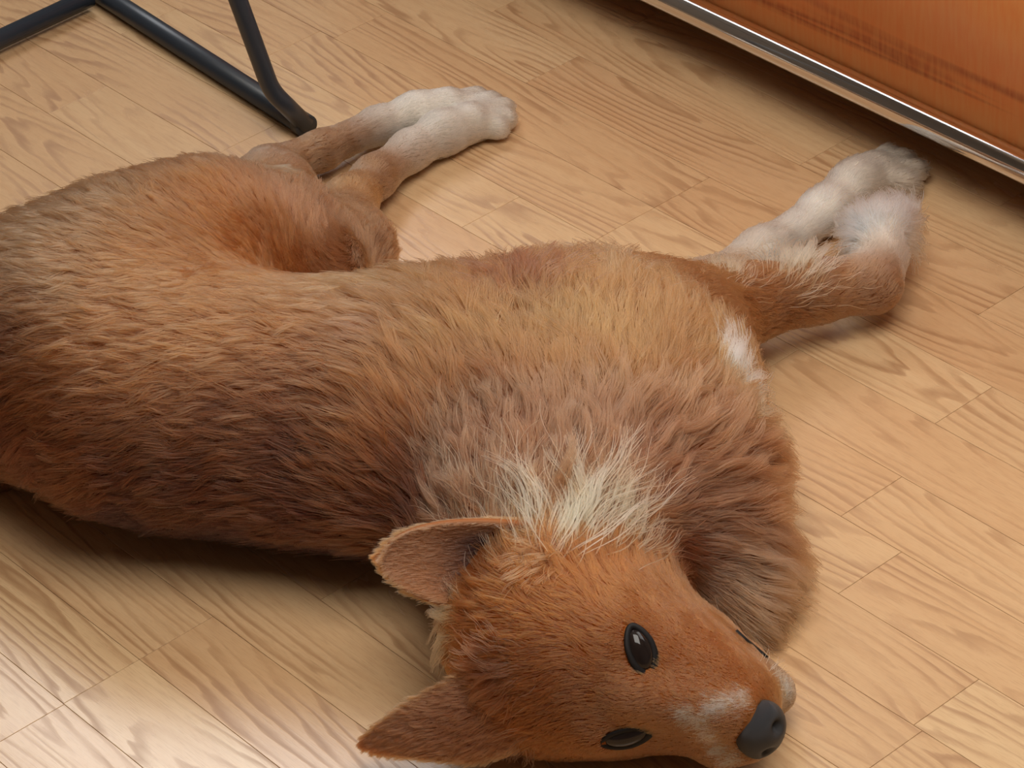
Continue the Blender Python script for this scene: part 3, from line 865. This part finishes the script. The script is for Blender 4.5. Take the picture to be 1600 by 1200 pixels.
def tuft(name, px, py, rad, count, dx, dy, L, lift, color, spread=0.5, cs=0.007, cw=0.85, r_root=0.00028, wave=0.3, seed=0):
    c, n0 = hit(px, py)
    p, n = sample(BV, BF, 60000, 900 + seed, lambda m, nn: np.exp(-((m - c) ** 2).sum(1) / (2 * (rad * 0.6) ** 2)) * (m[:, 2] > 0.004))
    p = p[:count]; n = grad(p)
    t = screen_dir(dx, dy, n0, c)
    side = np.cross(n0, t)
    fan = ((p - c) @ side) / rad * spread
    td_ = t[None] + side[None] * fan[:, None]
    k = np.repeat(np.asarray(color)[None], count, 0)
    o = strands(name, p, n, td_, np.full(count, L), np.full(count, lift), k, cs, cw, r_root, dog, wave=wave, seed=500 + seed)
    return o


tuft('neck_locks', 875, 835, .018, 260, .12, -1, .074, .42, CRM, r_root=.0004, cs=.009, seed=1)
tuft('neck_locks', 925, 810, .018, 170, .28, -1, .066, .42, CRM * .9, r_root=.0004, cs=.009, seed=2)
tuft('neck_locks', 790, 835, .022, 150, -.05, -1, .055, .42, CRM * .6, seed=3)
tuft('neck_locks', 975, 830, .018, 240, .35, -1, .055, .40, CRM * .75, seed=4)
tuft('neck_locks', 720, 800, .028, 140, -.35, -1, .045, .36, CRM * .5, seed=5)
tuft('chest_tuft', 1150, 590, .014, 420, .12, -1, .036, .7, WHT, spread=.8, seed=6)
tuft('chest_tuft', 1172, 640, .016, 380, .9, -.5, .035, .6, CRM * .9, spread=.8, seed=7)
tuft('leg_feathers', 1245, 415, .020, 420, .1, -1, .032, .8, CRM, spread=.5, cs=.005, seed=8)
tuft('leg_feathers', 1140, 425, .016, 300, .3, -1, .024, .7, CRM * .55, spread=.6, cs=.005, seed=9)
tuft('paw_tuft', 1350, 350, .018, 900, -.5, -.5, .022, .8, WHT, spread=1.2, cs=.005, seed=10)
tuft('paw_tuft', 1415, 345, .018, 900, .6, -.9, .024, .8, WHT, spread=1.2, cs=.005, seed=11)
tuft('cheek_tuft', 705, 962, .014, 500, -1, -.15, .028, .45, CRM * .75, spread=.9, cs=.006, seed=12)
tuft('ear_base_fur', 775, 1050, .014, 500, -1, .1, .024, .5, lin(COLS['brn']) * .55, spread=.6, cs=.006, seed=16)
tuft('ear_base_fur', 790, 1150, .014, 400, -1, .2, .022, .5, lin(COLS['brn']) * .55, spread=.6, cs=.006, seed=17)
tuft('ear_base_fur', 845, 870, .012, 420, -.75, .25, .020, .6, lin(COLS['org']) * .55, spread=.6, cs=.006, seed=18)
tuft('belly_fringe', 815, 440, .020, 700, .1, -1, .034, .7, lin(COLS['brn']) * .6, spread=.9, cs=.007, seed=13)
tuft('belly_fringe', 975, 420, .018, 500, -.2, -1, .030, .7, lin(COLS['tan']) * .6, spread=.9, cs=.007, seed=14)
for q_, (x_, y_) in enumerate(((1118, 1106), (1140, 1098), (1165, 1092), (1100, 1128), (1112, 1150), (1128, 1172), (1148, 1188), (1075, 1116))):
    tuft('muzzle_white', x_, y_, .006, 330, -.9, -.05, .006, .25, WHT * (.95 if q_ < 5 else .6), spread=.3, cs=.004, cw=.2, r_root=.00016, wave=0, seed=30 + q_)
tuft('muzzle_white', 1226, 1080, .008, 400, .3, -.5, .007, .3, WHT * .6, spread=.3, cs=.004, cw=.2, r_root=.00016, wave=0, seed=22)
tuft('whiskers', 1205, 1052, .010, 26, .5, -1, .022, .9, WHT, spread=1.0, cs=.003, cw=.1, r_root=.00014, wave=.1, seed=15)

# ears: mesh and fur
for k, (E_, F_, want) in enumerate(EARS):
    V_, Fl, nr = solid(E_, F_, (26, 17), 0.004)
    me = mesh_np('ear', V_, Fl)
    # which side faces away from the bulge = hollow side
    bul = E_[8 * 17 + 8] - 0.5 * (E_[8 * 17] + E_[8 * 17 + 16])
    hollow_sign = -1.0 if (nr[8 * 17 + 8] @ bul) > 0 else 1.0
    S_ = np.repeat(np.linspace(0, 1, 26), 17); Tt = np.tile(np.linspace(-1, 1, 17), 26)
    outer = lin(COLS['fbr']) if k == 0 else lin(COLS['brn'])
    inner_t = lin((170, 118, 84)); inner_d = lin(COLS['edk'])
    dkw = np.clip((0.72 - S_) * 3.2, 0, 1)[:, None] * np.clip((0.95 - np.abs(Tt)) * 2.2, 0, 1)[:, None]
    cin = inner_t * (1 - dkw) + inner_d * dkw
    cout = np.repeat(outer[None], len(E_), 0)
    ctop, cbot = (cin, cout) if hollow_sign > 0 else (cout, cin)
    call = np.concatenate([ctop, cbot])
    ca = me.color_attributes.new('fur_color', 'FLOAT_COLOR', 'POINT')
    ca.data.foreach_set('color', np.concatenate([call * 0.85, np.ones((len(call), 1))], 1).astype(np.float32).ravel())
    eo = obj('ear', me, skin, dog)
    if k == 0: eo['label'] = 'raised ear showing its dark hollow inside'
    axd = (E_[25 * 17 + 8] - E_[8]); axd /= np.linalg.norm(axd)
    for side, cols, cnt, ln in ((hollow_sign, cin, 5000, 0.006), (-hollow_sign, cout, 14000, 0.008)):
        r = np.random.default_rng(100 + k)
        su = r.random(cnt) * 24.999; tv = r.random(cnt) * 15.999
        i = su.astype(int); j = tv.astype(int); a = (su - i)[:, None]; b_ = (tv - j)[:, None]

        def bil(Q): return (Q[i * 17 + j] * (1 - a) * (1 - b_) + Q[i * 17 + j + 1] * (1 - a) * b_ + Q[(i + 1) * 17 + j] * a * (1 - b_) + Q[(i + 1) * 17 + j + 1] * a * b_)
        p = bil(E_); n_ = bil(nr) * side; n_ /= np.linalg.norm(n_, axis=1, keepdims=True)
        c = bil(cols); edge = np.abs(tv / 16 * 2 - 1) ** 6
        c = c + (lin(COLS['lit']) - c) * (edge * 0.8)[:, None]
        strands('ear_fur', p + n_ * 0.0024, n_, np.repeat(axd[None], cnt, 0), np.full(cnt, ln), np.full(cnt, .7), c, 0.004, 0.35, 0.00016, eo, push=False, seed=40 + k)

# ------------------------------------------------------------------ eyes, nose, mouth
eye_m = NT('dark_eye').finish(Base_Color=(*lin((34, 26, 24)), 1), Roughness=0.08, Specular_IOR_Level=0.4)
lid_m = NT('eyelid_skin').finish(Base_Color=(*lin((24, 20, 20)), 1), Roughness=0.6, Specular_IOR_Level=0.25)
mn = NT('nose_leather')
vo = mn.node('ShaderNodeTexVoronoi', {'Scale': 900.0})
nose_m = mn.finish(Base_Color=(*lin((44, 44, 48)), 1), Roughness=0.42,
                   Normal=mn.node('ShaderNodeBump', {'Strength': 0.5, 'Distance': 0.0006, 'Height': vo.outputs[0]}).outputs[0])


def ellip_mesh(name, c, axes, rad, seg=28, ring=18, mat=None, parent=None, deform=None):
    V_, F_ = [], []
    for i in range(ring + 1):
        th = math.pi * i / ring
        for j in range(seg):
            ph = 2 * math.pi * j / seg
            l = np.array([math.sin(th) * math.cos(ph), math.sin(th) * math.sin(ph), math.cos(th)])
            if deform: l = deform(l)
            V_.append(c + axes[0] * l[0] * rad[0] + axes[1] * l[1] * rad[1] + axes[2] * l[2] * rad[2])
    for i in range(ring):
        for j in range(seg):
            F_.append((i * seg + j, (i + 1) * seg + j, (i + 1) * seg + (j + 1) % seg, i * seg + (j + 1) % seg))
    me = mesh_np(name, V_, F_)
    bm = bmesh.new(); bm.from_mesh(me); bmesh.ops.remove_doubles(bm, verts=bm.verts, dist=1e-6)
    bmesh.ops.recalc_face_normals(bm, faces=bm.faces); bm.to_mesh(me); bm.free()
    return obj(name, me, mat, parent)


def eye(c, n, la, half_l, half_w, lab):
    n = n / np.linalg.norm(n); la = la - n * (la @ n); la /= np.linalg.norm(la)
    wa = np.cross(n, la)
    e = ellip_mesh('eye', c - n * 0.0035, (la, wa, n), (half_l * 1.05, half_w * 1.2, 0.0085), mat=eye_m, parent=dog)
    # almond rim of dark skin
    V_, F_ = [], []
    seg, tr = 40, 8
    for i in range(seg):
        a = 2 * math.pi * i / seg
        x = math.cos(a); y = math.sin(a) * (1 - 0.25 * x * x)
        ctr_ = c + la * (x * half_l * 1.12) + wa * (y * half_w * 1.12) + n * (0.0012 - 0.0016 * x * x)
        rad_out = la * x * half_w + wa * y * half_l; rad_out /= np.linalg.norm(rad_out) + 1e-9
        for j in range(tr):
            b = 2 * math.pi * j / tr
            V_.append(ctr_ + rad_out * math.cos(b) * (0.0022 + 0.0012 * max(0, x)) + n * math.sin(b) * 0.0013)
    for i in range(seg):
        for j in range(tr):
            F_.append((i * tr + j, ((i + 1) % seg) * tr + j, ((i + 1) % seg) * tr + (j + 1) % tr, i * tr + (j + 1) % tr))
    obj('eyelid', mesh_np('eyelid', V_, F_), lid_m, e)


eye(EYE_U, EYE_UN, screen_dir(.35, .95, EYE_UN, EYE_U), 0.0148, 0.0076, '')
eye(EYE_L, EYE_LN, screen_dir(1, -.25, EYE_LN, EYE_L), 0.0150, 0.0068, '')
nf = frame_of(TP - MZ)
cN = NOSE - (NOSE - CAM) / np.linalg.norm(NOSE - CAM) * (-0.004)


def nose_def(l):
    x, y, z = l
    w = 1 - 0.25 * max(z, 0)
    # two comma nostrils pressed in
    r = 1.0
    for s in (-1, 1):
        d2 = (y - s * 0.48) ** 2 / 0.035 + (z - 0.02) ** 2 / 0.05 + (0 if x > 0 else 9)
        r -= 0.42 * math.exp(-d2)
    return np.array([x * r, y * w, z])


ndir = screen_dir(.75, .55, -(NOSE - CAM) / np.linalg.norm(NOSE - CAM), NOSE) * 0.8 - (NOSE - CAM) / np.linalg.norm(NOSE - CAM) * 0.45
ndir /= np.linalg.norm(ndir)
# across the nose: along the line joining the two eyes
acr = EYE_U - EYE_L; acr = acr - ndir * (acr @ ndir); acr /= np.linalg.norm(acr)
upn = np.cross(ndir, acr)
ellip_mesh('nose', cN, (ndir, acr, upn), (0.0160, 0.0205, 0.0190), seg=64, ring=48, mat=nose_m, parent=dog, deform=nose_def)
lip = [(lambda h: h[0] - h[1] * 0.0008)(hit(*q_)) for q_ in ((1148, 988), (1164, 1003), (1180, 1016), (1196, 1030))]
v_, f_ = tube([Vector(p) for p in lip], 0.0036, seg=10, bend=0.004)
obj('lip', mesh_np('lip', v_, f_), lid_m, dog)
claw_m = NT('claw_horn').finish(Base_Color=(*lin((52, 44, 40)), 1), Roughness=0.4)
for a_, b_ in (((762, 152, .011), (776, 149, .004)), ((780, 162, .012), (793, 160, .004)), ((786, 178, .012), (800, 179, .004)), ((778, 193, .012), (793, 198, .004)),
               ((1420, 250, .012), (1436, 247, .004)), ((1434, 266, .012), (1449, 270, .004)), ((1428, 284, .012), (1442, 291, .004))):
    p0, p1 = Vector(P(*a_)), Vector(P(*b_))
    v_, f_ = tube([p0, p0.lerp(p1, .5) + Vector((0, 0, .001)), p1], 0.0022, seg=10, bend=0.002)
    n_r = len(v_) // 10
    for q_ in range(n_r):                        # taper to a point
        c_ = sum((v_[q_ * 10 + k] for k in range(10)), Vector()) / 10
        for k in range(10): v_[q_ * 10 + k] = c_ + (v_[q_ * 10 + k] - c_) * (1 - 0.85 * q_ / (n_r - 1))
    obj('claw', mesh_np('claw', v_, f_), claw_m, dog)
print('done', time.time() - T0)
